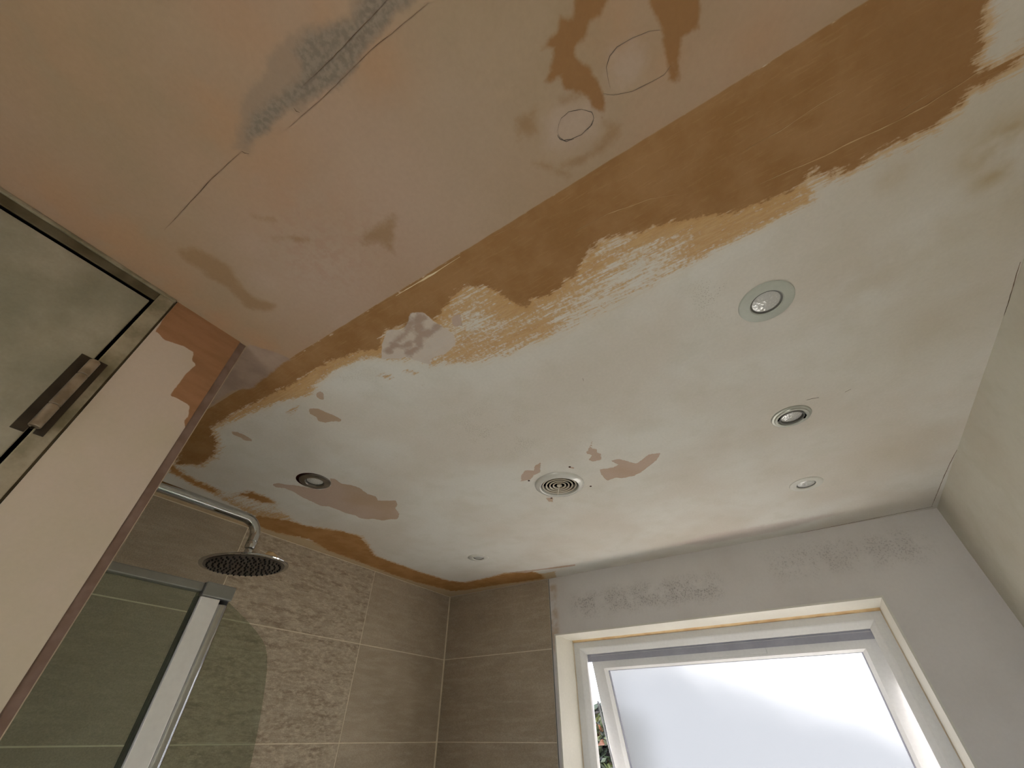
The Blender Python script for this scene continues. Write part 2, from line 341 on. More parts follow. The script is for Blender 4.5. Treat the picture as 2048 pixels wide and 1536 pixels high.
LIGHTS = [(1.694, -1.216), (1.696, -0.822), (1.699, -0.423), (0.492, -1.221), (0.497, -0.422)]
VENT = (1.083, -0.816)
n = NT('patched_ceiling_plaster'); n.dim = '2D'; p = n.pos()
nL = n.noise(p, 3.0, 3); nM = n.noise(p, 14.0, 3); nF = n.noise(p, 160.0, 2); nE = n.noise(p, 55.0, 3, 0.65)
nStreak = n.noise(n.mapv(p, (7, 95, 1), (0, 0, math.radians(-9))), 1.0, 3, 0.6)
nStreak2 = n.noise(n.mapv(p, (26, 240, 1), (0, 0, math.radians(-9))), 1.0, 4, 0.7)
white = n.mixc(n.step(nL, 0.30, 0.70), rgb(208, 204, 195), rgb(201, 193, 181))
white = n.mixc(n.mul(n.step(nM, 0.45, 0.75), 0.25), white, rgb(190, 184, 168))
white = n.mixc(n.mul(n.attr('painted_shade'), 0.6), white, rgb(176, 162, 136))  # fall-off of light towards the right, painted into the white
white = n.mixc(n.mul(n.mul(n.attr('ochre'), n.step(nM, 0.20, 0.62)), 0.75), white, rgb(158, 132, 84))
white = n.mixc(n.mul(n.step(n.add(n.attr('lilac_edge'), n.mul(n.sub(nE, 0.5), 0.03)), -0.012, 0.02), 0.5), white, rgb(190, 172, 164))
spk = n.mul(n.step(n.voro(p, 190.0), 0.20, 0.12), n.mul(n.attr('speck'), n.step(nM, 0.48, 0.6)))
white = n.mixc(n.mul(spk, 0.7), white, rgb(120, 104, 84))
edge = n.step(n.add(n.attr('edge'), n.mul(n.sub(nE, 0.5), 0.02)), -0.002, 0.004)
col = n.mixc(edge, white, rgb(190, 168, 136))
orange = n.mixc(n.step(nStreak2, 0.3, 0.7), rgb(178, 136, 84), rgb(192, 158, 112))
# dry-brushed skim: more cover near the solid coat, thinning out in streaks
d_in = n.step(n.attr('dry'), -0.005, 0.03)
near = n.step(n.attr('brown'), -0.09, 0.0)
cover = n.add(n.add(n.mul(near, 0.11), n.mul(n.step(n.attr('dry_hi'), -0.03, 0.016), 0.12)), 0.25)
cover = n.mul(cover, d_in)
cover = n.mx(cover, n.mul(n.step(n.attr('dry_hi'), -0.014, 0.016), 0.38))
film = n.mul(n.mul(d_in, n.add(0.45, n.mul(near, 0.5))), n.step(nStreak2, 0.25, 0.7))
col = n.mixc(n.mul(film, 0.62), col, rgb(198, 176, 138))
dry = n.step(n.add(n.add(n.mul(nStreak2, 0.45), n.add(n.mul(nStreak, 0.25), n.mul(nF, 0.30))), cover), 0.72, 0.90)
col = n.mixc(n.mul(dry, 0.9), col, orange)
ey = n.step(n.attr('brown'), -0.03, 0.0)
# solid new skim coat
br = n.mixc(n.step(nM, 0.3, 0.7), rgb(144, 107, 68), rgb(154, 118, 80))
br = n.mixc(n.mul(n.step(nStreak2, 0.52, 0.78), 0.35), br, rgb(172, 136, 94))
br = n.mixc(n.mul(n.step(nL, 0.45, 0.7), 0.5), br, rgb(138, 102, 66))
fr = n.add(n.mul(n.sub(nStreak2, 0.5), 0.050), n.mul(n.sub(nE, 0.5), 0.030))
fringe = n.step(n.add(n.mx(n.attr('brown'), n.attr('brown2')), fr), -0.016, 0.0)
col = n.mixc(n.mul(fringe, 0.75), col, orange)
bmask = n.step(n.add(n.attr('brown'), n.add(n.mul(n.sub(nE, 0.5), 0.022), n.mul(n.sub(nStreak2, 0.5), 0.026))), -0.002, 0.004)
col = n.mixc(bmask, col, br)
b2mask = n.step(n.add(n.attr('brown2'), n.add(n.mul(n.sub(nE, 0.5), 0.03), n.mul(n.sub(nStreak, 0.5), 0.03))), -0.003, 0.006)
col = n.mixc(b2mask, col, n.mixc(n.step(nM, 0.35, 0.7), rgb(160, 118, 74), rgb(172, 130, 84)))
# peeled paint shows pink plaster
pmask = n.step(n.add(n.attr('peel'), n.add(n.mul(n.sub(nE, 0.5), 0.006), n.mul(n.sub(nF, 0.5), 0.005))), -0.0004, 0.0008)
col = n.mixc(pmask, col, n.mixc(n.step(nL, 0.35, 0.65), rgb(182, 161, 145), rgb(174, 150, 126)))
# new pink plaster on the near boards
pk = n.mixc(n.step(nL, 0.34, 0.66), rgb(168, 140, 115), rgb(160, 138, 111))
pk = n.mixc(n.mul(n.step(nM, 0.4, 0.7), 0.35), pk, rgb(168, 146, 121))
pk = n.mixc(n.mul(n.attr('milky'), 0.8), pk, rgb(178, 156, 140))
pk = n.mixc(n.mul(n.mul(n.attr('rose'), n.step(nE, 0.4, 0.65)), 0.55), pk, rgb(166, 132, 114))
pk = n.mixc(n.mul(n.mul(n.attr('orange'), n.step(nM, 0.25, 0.6)), 0.60), pk, rgb(174, 132, 98))
pale = n.step(n.add(n.attr('pale_in'), n.mul(n.sub(nE, 0.5), 0.02)), -0.012, 0.012)
pk = n.mixc(n.mul(pale, 0.55), pk, rgb(176, 156, 140))
dq = n.step(n.add(n.attr('dark_soft'), n.mul(n.sub(nE, 0.5), 0.016)), -0.008, 0.008)
pk = n.mixc(n.mul(dq, 0.75), pk, rgb(146, 116, 84))
dp = n.step(n.add(n.attr('dark_patch'), n.mul(n.sub(nE, 0.5), 0.008)), -0.003, 0.003)
pk = n.mixc(n.mul(dp, 0.92), pk, rgb(142, 104, 66))
g1 = n.step(n.add(n.attr('grey'), n.mul(n.sub(nE, 0.5), 0.012)), -0.006, 0.004)
pk = n.mixc(n.mul(g1, 0.62), pk, rgb(142, 124, 106))
g2 = n.step(n.add(n.attr('grey_hi'), n.mul(n.sub(nE, 0.5), 0.012)), -0.006, 0.006)
pk = n.mixc(n.mul(g2, 0.80), pk, n.mixc(n.step(nF, 0.35, 0.65), rgb(122, 111, 98), rgb(138, 126, 111)))
pinkm = n.step(n.add(n.attr('pink'), n.mul(n.sub(nM, 0.5), 0.004)), -0.0008, 0.0012)
col = n.mixc(pinkm, col, pk)
lm = n.step(n.add(n.attr('lilac'), n.mul(n.sub(nE, 0.5), 0.010)), -0.003, 0.003)
col = n.mixc(n.mul(lm, 0.92), col, n.mixc(n.step(nM, 0.35, 0.7), rgb(162, 140, 124), rgb(146, 126, 112)))
# scraped filler patch
fm = n.step(n.add(n.attr('filler'), n.mul(n.sub(nE, 0.5), 0.006)), -0.001, 0.0015)
fc = n.mixc(n.mul(n.step(n.add(n.attr('fill_mark'), n.mul(n.sub(nE, 0.5), 0.02)), -0.006, 0.005), 0.7), rgb(196, 184, 172), rgb(150, 124, 108))
fc = n.mixc(n.mul(n.step(nM, 0.45, 0.7), 0.3), fc, rgb(178, 162, 146))
col = n.mixc(n.mul(fm, 0.94), col, fc)
col = n.scalec(col, n.add(0.955, n.mul(nF, 0.09)))
hgt = n.add(n.add(n.mul(n.step(n.attr('peel'), -0.0006, 0.0010), -0.5), n.mul(n.step(n.attr('filler'), -0.001, 0.0015), 0.4)), n.mul(n.noise(p, 150.0, 1), 0.22))
m_ceiling = n.done(n.matte(col, n.bump(hgt, 0.0010, 0.9)))
us = np.concatenate([[-0.12], np.linspace(0.0, W, 410), [W+0.1]]); vs = np.concatenate([[YB-0.1], np.linspace(YB, -2.14, 8), np.arange(-2.13, 0.0001, 0.005), [0.12]])
def ceiling_holes(c):
    m = np.zeros(len(c), bool)
    for x, y in LIGHTS: m |= ((c[:, 0]-x)**2 + (c[:, 1]-y)**2) < 0.031**2
    m |= ((c[:, 0]-VENT[0])**2 + (c[:, 1]-VENT[1])**2) < 0.056**2
    return m
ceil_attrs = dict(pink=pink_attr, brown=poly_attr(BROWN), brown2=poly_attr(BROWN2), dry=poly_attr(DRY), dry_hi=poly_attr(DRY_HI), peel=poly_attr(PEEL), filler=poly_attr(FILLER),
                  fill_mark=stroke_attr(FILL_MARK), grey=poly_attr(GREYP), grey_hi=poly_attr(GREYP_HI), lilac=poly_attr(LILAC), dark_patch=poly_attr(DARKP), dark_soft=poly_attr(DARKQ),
                  pale_in=poly_attr(PALE_IN), edge=poly_attr(EDGE), ochre=blob(OCHRE), orange=blob(ORANGE), milky=blob(MILKY), rose=blob(ROSE), speck=blob(SPECK), painted_shade=blob(PAINTED_SHADE), lilac_edge=poly_attr(LILAC_EDGE))
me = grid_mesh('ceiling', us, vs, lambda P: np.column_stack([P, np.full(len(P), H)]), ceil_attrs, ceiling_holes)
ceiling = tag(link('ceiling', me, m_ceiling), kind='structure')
MB().box((-0.25, YB-0.15, H+0.16), (W+0.15, 0.3, H+0.24)).build('roof_deck', m_wall_plain, ceiling)

m_pencil = mottled('pencil_line', rgb(88, 80, 72), rgb(112, 102, 90), 60, 0.8)
m_crack = mottled('hairline_crack', rgb(92, 74, 56), rgb(116, 94, 72), 60, 0.9)
m_ridge = mottled('scraped_plaster_ridge', rgb(190, 160, 118), rgb(172, 136, 94), 60, 0.8)
m_edge_white = mottled('chipped_white_edge', rgb(224, 208, 172), rgb(206, 182, 140), 60, 0.8)
m_hole = mottled('screw_hole', rgb(58, 30, 22), rgb(46, 24, 18), 60, 0.9)
def ribbon(name, px, w, mat, z=0.0004, seed=0, wob=0.0003):
    """a thin mark that follows a line on the ceiling"""
    P = ceil_pts(px); rnd = random.Random(seed); pts = []
    for a, b in zip(P[:-1], P[1:]):
        k = max(2, int(np.linalg.norm(b-a)/0.008))
        for i in range(k): pts.append(a + (b-a)*i/k)
    pts.append(P[-1]); pts = [q + np.array([rnd.uniform(-wob, wob), rnd.uniform(-wob, wob)]) for q in pts]
    mb = MB(); vv = []; ff = []
    for i, q in enumerate(pts):
        t = pts[min(i+1, len(pts)-1)] - pts[max(i-1, 0)]; t = t/np.linalg.norm(t); nn = np.array([-t[1], t[0]])
        e = min(1.0, 0.15 + min(i, len(pts)-1-i)*0.12); ww = w*e*rnd.uniform(0.35, 1.0)/2
        vv += [(*(q-nn*ww), H-z), (*(q+nn*ww), H-z), (q[0], q[1], H+0.001)]
        if i: j = 3*i; ff += [(j-3, j-2, j+1, j), (j-3, j, j+2, j-1), (j-2, j-1, j+2, j+1)]
    return mb.faces(vv, ff).build(name, mat, ceiling)
oval = KT([(620, 980), (640, 930), (700, 880), (800, 862), (880, 880), (897, 930), (872, 990), (800, 1060), (720, 1095), (660, 1105), (625, 1080), (610, 1030), (620, 980)])
ribbon('pencil_circle', oval, 0.0011, m_pencil, seed=1)
ribbon('pencil_smudge', KT([(608, 1060), (630, 1095), (680, 1115), (740, 1095)]), 0.0035, m_pencil, 0.0003, 2)
ribbon('pencil_smudge', KT([(845, 1020), (880, 985), (897, 945)]), 0.0025, m_pencil, 0.0003, 3)
ribbon('pencil_arc', KT([(1420, 238), (1330, 245), (1200, 300), (1080, 370), (1020, 440), (995, 530), (1010, 640), (1030, 700)]), 0.0009, m_pencil, seed=4)
ribbon('pencil_arc', KT([(970, 735), (1050, 748), (1200, 720), (1330, 655), (1450, 590), (1500, 520)]), 0.0009, m_pencil, seed=5)
ribbon('crack', KG([(-280, 1810), (-150, 1670), (0, 1510), (90, 1410), (250, 1260), (330, 1190)]), 0.0009, m_crack, seed=6)
ribbon('crack', KG([(800, 690), (1000, 500), (1250, 240), (1440, 40), (1500, -30)]), 0.0008, m_crack, seed=7)
ribbon('crack', KG([(700, 1000), (830, 890), (1000, 740), (1340, 400), (1560, 220), (1800, 20)]), 0.0006, m_crack, seed=8)
ribbon('crack', KG([(740, 850), (760, 875), (785, 888)]), 0.0022, m_crack, seed=9)
ribbon('crack', KG([(330, 1190), (350, 1205), (385, 1212)]), 0.002, m_crack, seed=10)
ribbon('plaster_ridge', K6([(660, 240), (760, 178), (860, 120), (960, 62), (1080, -10)]) + [(920, 513)], 0.0034, m_edge_white, seed=11)
ribbon('plaster_ridge', K7([(330, 362), (410, 322)]), 0.0014, m_ridge, seed=12)
ribbon('plaster_ridge', [(572, 722), (590, 717), (606, 707)], 0.0012, m_ridge, seed=13)
ribbon('plaster_ridge', KR([(1660, 770), (1500, 850), (1300, 990), (1100, 1110), (900, 1240), (640, 1380), (350, 1525)]) + [(1700, 285), (1650, 312), (1590, 337), (1520, 368)], 0.0018, m_ridge, seed=14)
ribbon('plaster_ridge', KR([(1100, 1010), (900, 1130), (700, 1240), (600, 1310)]), 0.0009, m_ridge, seed=15)
ribbon('plaster_ridge', [(1690, 180), (1640, 208), (1560, 262), (1490, 300)], 0.0009, m_ridge, seed=16)
ribbon('plaster_ridge', [(1360, 388), (1300, 398), (1215, 428), (1150, 462)], 0.0010, m_ridge, seed=17)
ribbon('scratch', [(1613, 800), (1625, 797), (1638, 795)], 0.0022, m_hole, seed=18)
ribbon('scratch', [(1690, 784), (1702, 778)], 0.002, m_crack, seed=19)
ribbon('scratch', [(1165, 756), (1167, 762)], 0.003, m_crack, seed=20)
for px, w_, sd in (([(1866, 1014), (1878, 985), (1890, 955), (1904, 925), (1917, 900)], 0.0016, 31), ([(1962, 775), (1985, 715), (2012, 630), (2043, 525)], 0.0014, 32)):
    ribbon('corner_crack', [(x-3, y-1) for x, y in px], w_, m_crack, 0.0006, sd)
ribbon('corner_crack', [(1180, 1146), (1300, 1124), (1420, 1101), (1560, 1074), (1700, 1046), (1800, 1026), (1866, 1013)], 0.0022, m_crack, 0.0006, 33)
for k, (x, y) in enumerate(KV([(835, 390), (455, 518), (1030, 570), (665, 680)])):
    c = ceil_pts([(x, y)])[0]
    MB().lathe([(0, -0.0005), (0.0032, -0.0005), (0.0034, 0.0)], (c[0], c[1], H), 14).build('screw_hole', m_hole, ceiling)

# ------------------------------------------------------------------ floor and plain walls
tag(MB().box((-0.15, YB-0.15, -0.12), (W+0.15, 0.30, 0.0)).build('floor', m_floor), kind='structure')
n = NT('pale_plaster_wall'); p = n.pos(); a = n.noise(p, 3.0, 5); b = n.noise(p, 90, 3); c = n.noise(p, 14, 4); xs = n.sep(p)
col = n.mixc(n.step(a, 0.35, 0.7), rgb(204, 200, 186), rgb(196, 188, 172)); col = n.mixc(n.mul(n.step(c, 0.45, 0.75), 0.25), col, rgb(182, 176, 152))
m_right = n.done(n.matte(n.scalec(col, n.add(0.96, n.mul(b, 0.08)))))
tag(MB().box((W, YB-0.15, 0), (W+0.15, 0.30, H)).build('wall_right', m_right), kind='structure')
BX0, BX1, BZ0, BZ1 = 0.98, 1.84, 0.85, 1.73          # unseen second window, added behind the camera for fill daylight
mb = MB(); mb.box((SX-0.12, YB-0.15, 0), (BX0, YB, H)); mb.box((BX1, YB-0.15, 0), (W, YB, H)); mb.box((BX0, YB-0.15, 0), (BX1, YB, BZ0)); mb.box((BX0, YB-0.15, BZ1), (BX1, YB, H))
tag(mb.build('wall_back', m_wall_plain), kind='structure')

# window wall: grey-white paint, mould spots above the window, the opening cut through
n = NT('window_wall_paint'); p = n.pos(); a = n.noise(p, 3.5, 5); b = n.noise(p, 110, 3); c = n.noise(p, 16, 5, 0.65); xs = n.sep(p)
col = n.mixc(n.step(a, 0.35, 0.7), rgb(208, 203, 198), rgb(200, 194, 188))
def zone(x0, x1, z0, z1, s=0.05):
    zx = n.mul(n.step(xs[0], x0-s, x0+s), n.step(xs[0], x1+s, x1-s)); zz = n.mul(n.step(xs[2], H+z0-s*.6, H+z0+s*.6), n.step(xs[2], H+z1+s*.6, H+z1-s*.6)); return n.mul(zx, zz)
mould = n.mx(zone(0.72, 1.32, -0.17, -0.09), n.mul(zone(1.52, 1.96, -0.14, -0.05), 0.6))
dots = n.step(n.voro(p, 170.0), 0.46, 0.20); big = n.step(n.voro(n.mapv(p, (1, 1, 1), (0, 0, 0), (3, 1, 2)), 75.0), 0.34, 0.12)
dirt = n.mul(mould, n.mul(n.mx(dots, big), n.step(c, 0.40, 0.54)))
col = n.mixc(n.mul(mould, n.mul(n.step(c, 0.35, 0.65), 0.35)), col, rgb(160, 153, 147))
col = n.mixc(n.mul(dirt, 0.50), col, rgb(112, 104, 100))
strip = n.mul(zone(0.58, 0.635, -0.30, -0.03, 0.012), n.step(c, 0.35, 0.6))
col = n.mixc(n.mul(strip, 0.7), col, rgb(176, 152, 124))
m_wwall = n.done(n.matte(n.scalec(col, n.add(0.96, n.mul(b, 0.08)))))
mb = MB()
mb.box((-0.15, 0, 0), (WX0, 0.30, H)); mb.box((WX1, 0, 0), (W, 0.30, H)); mb.box((WX0, 0, WZ1), (WX1, 0.30, H)); mb.box((WX0, 0, 0), (WX1, 0.30, WZ0))
wall_w = tag(mb.build('wall_window', m_wwall), kind='structure')
mb = MB().box((-0.15, -3.0, 0), (-0.0006, 0, H))
wall_l = tag(mb.build('wall_left', m_grout), kind='structure')

# ------------------------------------------------------------------ stone-look tiles
def tile_mat(name, relief, k=1.0):
    n = NT(name); p = n.pos(); oi = n.node('ShaderNodeObjectInfo').outputs['Random']
    shift = n.node('ShaderNodeCombineXYZ'); n.put(shift.inputs[0], n.mul(oi, 17.0)); n.put(shift.inputs[1], n.mul(oi, 31.0)); n.put(shift.inputs[2], n.mul(oi, 9.0))
    ad = n.node('ShaderNodeVectorMath', operation='ADD'); n.put(ad.inputs[0], p); n.put(ad.inputs[1], shift.outputs[0]); q = ad.outputs[0]
    big = n.noise(q, 5.0, 3, 0.6); band = n.noise(n.mapv(q, (9, 9, 55)), 1.0, 3, 0.62); fine = n.noise(n.mapv(q, (240, 240, 330)), 1.0, 2, 0.7); mid = n.noise(n.mapv(q, (42, 42, 120)), 1.0, 5, 0.70)
    col = n.mixc(n.step(big, 0.3, 0.7), rgb(156*k, 141*k, 120*k), rgb(166*k, 151*k, 130*k))
    col = n.mixc(n.mul(n.step(band, 0.40, 0.70), 0.55), col, rgb(178*k, 164*k, 143*k))
    if relief:
        col = n.mixc(n.mul(n.step(mid, 0.44, 0.68), 0.55), col, rgb(206, 190, 166))
        col = n.mixc(n.mul(n.step(n.add(n.mul(mid, 0.5), n.mul(band, 0.5)), 0.50, 0.34), 0.6), col, rgb(118, 100, 82))
    else:
        col = n.mixc(n.mul(n.step(mid, 0.5, 0.72), 0.25), col, rgb(188*k, 175*k, 153*k))
    col = n.scalec(col, n.add(0.60, n.mul(fine, 0.80)))
    h = mid
    return n.done(n.bsdf(col, 0.55, 0, n.bump(h, 0.0030 if relief else 0.0006), 0.35))
m_tile = tile_mat('brown_stone_tile', False); m_tile_r = tile_mat('rough_stone_tile', True); m_tile_d = tile_mat('dark_stone_tile', False, 0.92)
GAP = 0.0016
def tile(parent, axis, u0, u1, z0, z1, mat):
    z0 = max(z0, 0.001)
    if axis == 0: a, b = (-0.0006, u0+GAP, z0+GAP), (0.0002, u1-GAP, z1-GAP)
    else: a, b = (u0+GAP, -0.0018, z0+GAP), (u1-GAP, 0.0, z1-GAP)
    return MB().box(a, b, 0.0003, 1).build('tile', mat, parent)
A0 = H - 0.2801                               # top joint; rows of 300 mm below it, cut row above
rows = [(A0, H-0.001)] + [(A0-0.3*(k+1), A0-0.3*k) for k in range(6) if A0-0.3*k > 0.02]
G1, G2 = -0.529, -1.128
for r, (z0, z1) in enumerate(rows):
    for u0, u1 in ((G1, -0.0045), (G2, G1), (SE, G2)):
        tile(wall_l, 0, u0, u1, z0, z1, m_tile_r if (u0 == G2) else (m_tile_d if u0 == SE else m_tile))

def wtile(u0, u1, z0, z1):
    return MB().box((u0+GAP, -0.0035, max(z0, 0.001)+GAP), (u1-GAP, 0.0, z1-GAP), 0.0003, 1).build('tile', m_tile, wall_w)
for r, (z0, z1) in enumerate(rows): wtile(0.0045, 0.5965, z0, z1)
MB().box((0.0, -0.0028, 0.0), (0.5965, 0.0, H-0.002)).build('grout_bed', m_grout, wall_w)
MB().box((0.5965, -0.0042, 0.0), (0.5995, 0.0, H-0.002), 0.0005, 1).build('tile_trim', m_alu_dark, wall_w)
mb = MB(); mb.prism([(-0.002, -0.0065), (0.0065, 0.0), (0.0, 0.004), (-0.004, 0.0)], 2, 0.0, H-0.004); mb.build('sealant_bead', m_grout, wall_w)
# loose caulk stuck to the tile behind the shower head
a, b, c = hit(520, 1100, 0, 0.0), hit(552, 1117, 0, 0.0), hit(584, 1125, 0, 0.0)
MB().tube([a, b, c], [0.0008, 0.0016, 0.0008], 8).build('caulk_smear', m_grout, wall_l)
q = [hit(x, y, 0, 0.0) for x, y in crop(400, 1060, 0.10742, [(1200, 450), (1270, 395), (1310, 405), (1420, 490), (1390, 530), (1280, 500)])]
vv = [(0.0002, v[1], v[2]) for v in q] + [(0.010, v[1], v[2]) for v in (q[2]*.8+q[3]*.2, q[3]*.9+q[4]*.1, q[4]*.9+q[3]*.1)]
MB().faces(vv, [(0, 1, 2, 3, 4, 5), (2, 6, 7, 3), (3, 7, 8, 4), (1, 6, 2), (0, 6, 1), (0, 5, 8, 7, 6), (5, 4, 8)]).build('caulk_lump', m_caulk, wall_l)

# ------------------------------------------------------------------ short wall with the door
n = NT('half_painted_plaster'); p = n.pos(); a = n.noise(p, 5.0, 5); e = n.noise(p, 60, 5, 0.65); f = n.noise(p, 170, 3); st = n.noise(n.mapv(p, (1, 12, 60), (math.radians(-35), 0, 0)), 1.0, 4)
pale = n.mixc(n.step(a, 0.35, 0.68), rgb(196, 178, 160), rgb(188, 174, 150))
bro = n.mixc(n.step(st, 0.35, 0.7), rgb(158, 115, 83), rgb(146, 108, 76))
mk = n.step(n.add(n.attr('bare'), n.mul(n.sub(e, 0.5), 0.004)), -0.0006, 0.0008)
col = n.mixc(mk, pale, bro); col = n.scalec(col, n.add(0.955, n.mul(f, 0.09)))
m_stub = n.done(n.matte(col))
BARE = [[(353, 596), (480, 680), (520, 690), (372, 870), (369, 850), (369, 839), (376, 833), (380, 811), (355, 797), (340, 791), (368, 752), (393, 729), (383, 721), (388, 705), (368, 693), (328, 680), (317, 667), (310, 664)]]
DY1, DY0, DZ1 = -1.7905, -2.555, H-0.0245        # door leaf edges: hinge side, lock side, head
FY1 = DY1 + 0.0265                               # outer edge of the door lining
bare_q = [wall_pts(b, SX) for b in BARE]
us = np.arange(FY1, SE-0.0125, 0.004); us[-1] = SE-0.0130
vs = np.concatenate([np.linspace(0, H-0.6, 5), np.arange(H-0.595, H-0.0004, 0.004)]); vs[-1] = H-0.0002
me = grid_mesh('wall_door', us, vs, lambda P: np.column_stack([np.full(len(P), SX), P]), dict(bare=lambda P: layer(P, bare_q)), None, True)
wall_d = tag(link('wall_door', me, m_stub), kind='structure')
m_edge_pale = mottled('pale_tile_edge', rgb(168, 150, 126), rgb(148, 130, 108), 30, 0.85)
m_edge = mottled('bare_brown_edge', rgb(128, 106, 94), rgb(116, 94, 80), 40, 0.85)
mb = MB(); mb.box((0.0, SE-0.10, 0), (SX-0.0005, SE-0.013, H-0.0005)); mb.box((SX-0.10, FY1, 0), (SX-0.0005, SE-0.013, H-0.0005))
mb.build('wall_core', m_wall_plain, wall_d)
MB().box((SX-0.10, SE-0.013, 0), (SX-0.0012, SE-0.0012, H-0.0005)).build('bare_board_edge', m_edge, wall_d)
MB().box((0.0, SE-0.013, 0), (SX-0.101, SE-0.0012, H-0.0005)).build('tile_backing', m_grout, wall_d)
MB().box((SX-0.010, SE-0.0012, 0), (SX-0.0008, SE, H-0.001)).build('tile_edge', m_edge_pale, wall_d)
for z0, z1 in rows:
    for u0, u1 in ((0.0, 0.31), (0.31, SX-0.010)):
        MB().box((u0+GAP, SE-0.0012, max(z0, .001)+GAP), (u1-GAP, SE+0.0010, z1-GAP), 0.0003, 1).build('tile', m_tile, wall_d)
# far part of the wall beyond the door (behind the camera) and the hall side
MB().box((SX-0.10, YB-0.15, 0), (SX, DY0-0.027, H)).build('wall_core', m_wall_plain, wall_d)

door = tag(root('door_1', (SX, (DY0+DY1)/2, 0)), kind='structure')
n = NT('dirty_grey_door_paint'); p = n.pos(); a = n.noise(p, 6.0, 5, 0.6); b = n.noise(p, 18, 4); f = n.noise(p, 260, 3)
col = n.mixc(n.step(a, 0.32, 0.68), rgb(138, 132, 112), rgb(166, 156, 136)); col = n.mixc(n.mul(n.step(b, 0.45, 0.75), 0.35), col, rgb(126, 118, 94))
m_door = n.done(n.matte(n.scalec(col, n.add(0.9, n.mul(f, 0.2)))))
n = NT('smeared_lining_paint'); p = n.pos(); a = n.noise(n.mapv(p, (20, 14, 14)), 1.0, 5, 0.6); f = n.noise(p, 240, 3)
col = n.mixc(n.step(a, 0.36, 0.66), rgb(160, 146, 122), rgb(116, 106, 80)); m_lining = n.done(n.bsdf(n.scalec(col, n.add(0.9, n.mul(f, 0.2))), 0.75, 0, None, 0.25))
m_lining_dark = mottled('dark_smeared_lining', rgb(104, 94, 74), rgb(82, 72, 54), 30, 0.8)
m_hinge = mottled('painted_steel_hinge', rgb(168, 152, 130), rgb(132, 116, 94), 60, 0.35, 0.6)
m_hinge_dark = mottled('brown_hinge_leaf', rgb(62, 52, 38), rgb(48, 40, 28), 50, 0.6, 0.2)
LG = 0.0042
leaf = MB().box((SX-0.044, DY0, 0.006), (SX-0.002, DY1-LG/2, DZ1-LG/2), 0.0012, 2).build('door_leaf', m_door, door)
MB().box((SX-0.10, DY1+LG/2, 0), (SX+0.0015, FY1-0.003, H-0.006), 0.0012, 2).build('door_jamb', m_lining, door)
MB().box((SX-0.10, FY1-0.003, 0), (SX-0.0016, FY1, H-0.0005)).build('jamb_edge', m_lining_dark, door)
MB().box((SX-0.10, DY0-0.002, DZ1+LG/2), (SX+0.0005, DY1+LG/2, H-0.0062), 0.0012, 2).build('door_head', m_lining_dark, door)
MB().box((SX-0.10, DY0-0.027, H-0.0062), (SX+0.0035, FY1-0.002, H-0.0004), 0.0010, 2).build('head_edge', m_lining, door)
MB().box((SX-0.10, DY0-0.027, 0), (SX+0.0005, DY0-0.003, H-0.0065), 0.0012, 2).build('door_jamb', m_lining, door)
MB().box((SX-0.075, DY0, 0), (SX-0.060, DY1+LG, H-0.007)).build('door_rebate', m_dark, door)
MB().box((SX-0.05, DY0, DZ1+LG/2-0.0008), (SX-0.0012, DY1+LG/2, DZ1+LG/2)).build('gap_shade_strip', m_dark, door)  # black strip painting the shade under the door head
MB().box((SX-0.05, DY1+LG/2-0.0008, 0), (SX-0.0008, DY1+LG/2, DZ1+LG/2)).build('gap_shade_strip', m_dark, door)  # shade of the hinge-side gap, painted as a black strip
hz1, hz0 = H-0.168, H-0.279
hinge = MB()
ky = DY1 + 0.0005; kx = SX + 0.0065
for k in range(3):
    s0 = hz0 + (hz1-hz0)*(0, 0.30, 0.77)[k]; s1 = hz0 + (hz1-hz0)*(0.295, 0.765, 1.0)[k]
    hinge.lathe([(0, s0), (0.0052, s0), (0.0062, s0+0.001), (0.0062, s1-0.001), (0.0052, s1), (0, s1)], (kx, ky, 0), 20)
hg = hinge.build('hinge', m_hinge, door, auto=True)
MB().box((SX-0.0021, ky-0.0165, hz0-0.007), (SX-0.0004, ky-0.0035, hz1+0.006), 0.0004, 1).build('hinge_leaf', m_hinge_dark, hg)
MB().box((SX+0.0010, ky+0.0035, hz0-0.006), (SX+0.0022, ky+0.0135, hz1+0.006), 0.0004, 1).build('hinge_leaf', m_hinge_dark, hg)
MB().box((SX-0.003, ky-0.0018, hz0), (kx, ky+0.0018, hz1)).build('hinge_web', m_hinge_dark, hg)

def glass_mat(name, tint):
    n = NT(name); lw = n.node('ShaderNodeLayerWeight'); lw.inputs['Blend'].default_value = 0.5; fac = n.add(0.045, n.mul(n.math('POWER', lw.outputs['Facing'], 5.0), 0.9))
    t = n.node('ShaderNodeBsdfTransparent'); t.inputs['Color'].default_value = tint
    g = n.node('ShaderNodeBsdfGlossy'); g.inputs['Roughness'].default_value = 0.03; g.inputs['Color'].default_value = (0.95, 1.0, 0.96, 1)
    mxn = n.node('ShaderNodeMixShader'); n.t.links.new(fac, mxn.inputs[0]); n.t.links.new(t.outputs[0], mxn.inputs[1]); n.t.links.new(g.outputs[0], mxn.inputs[2])
    return n.done(mxn.outputs[0])
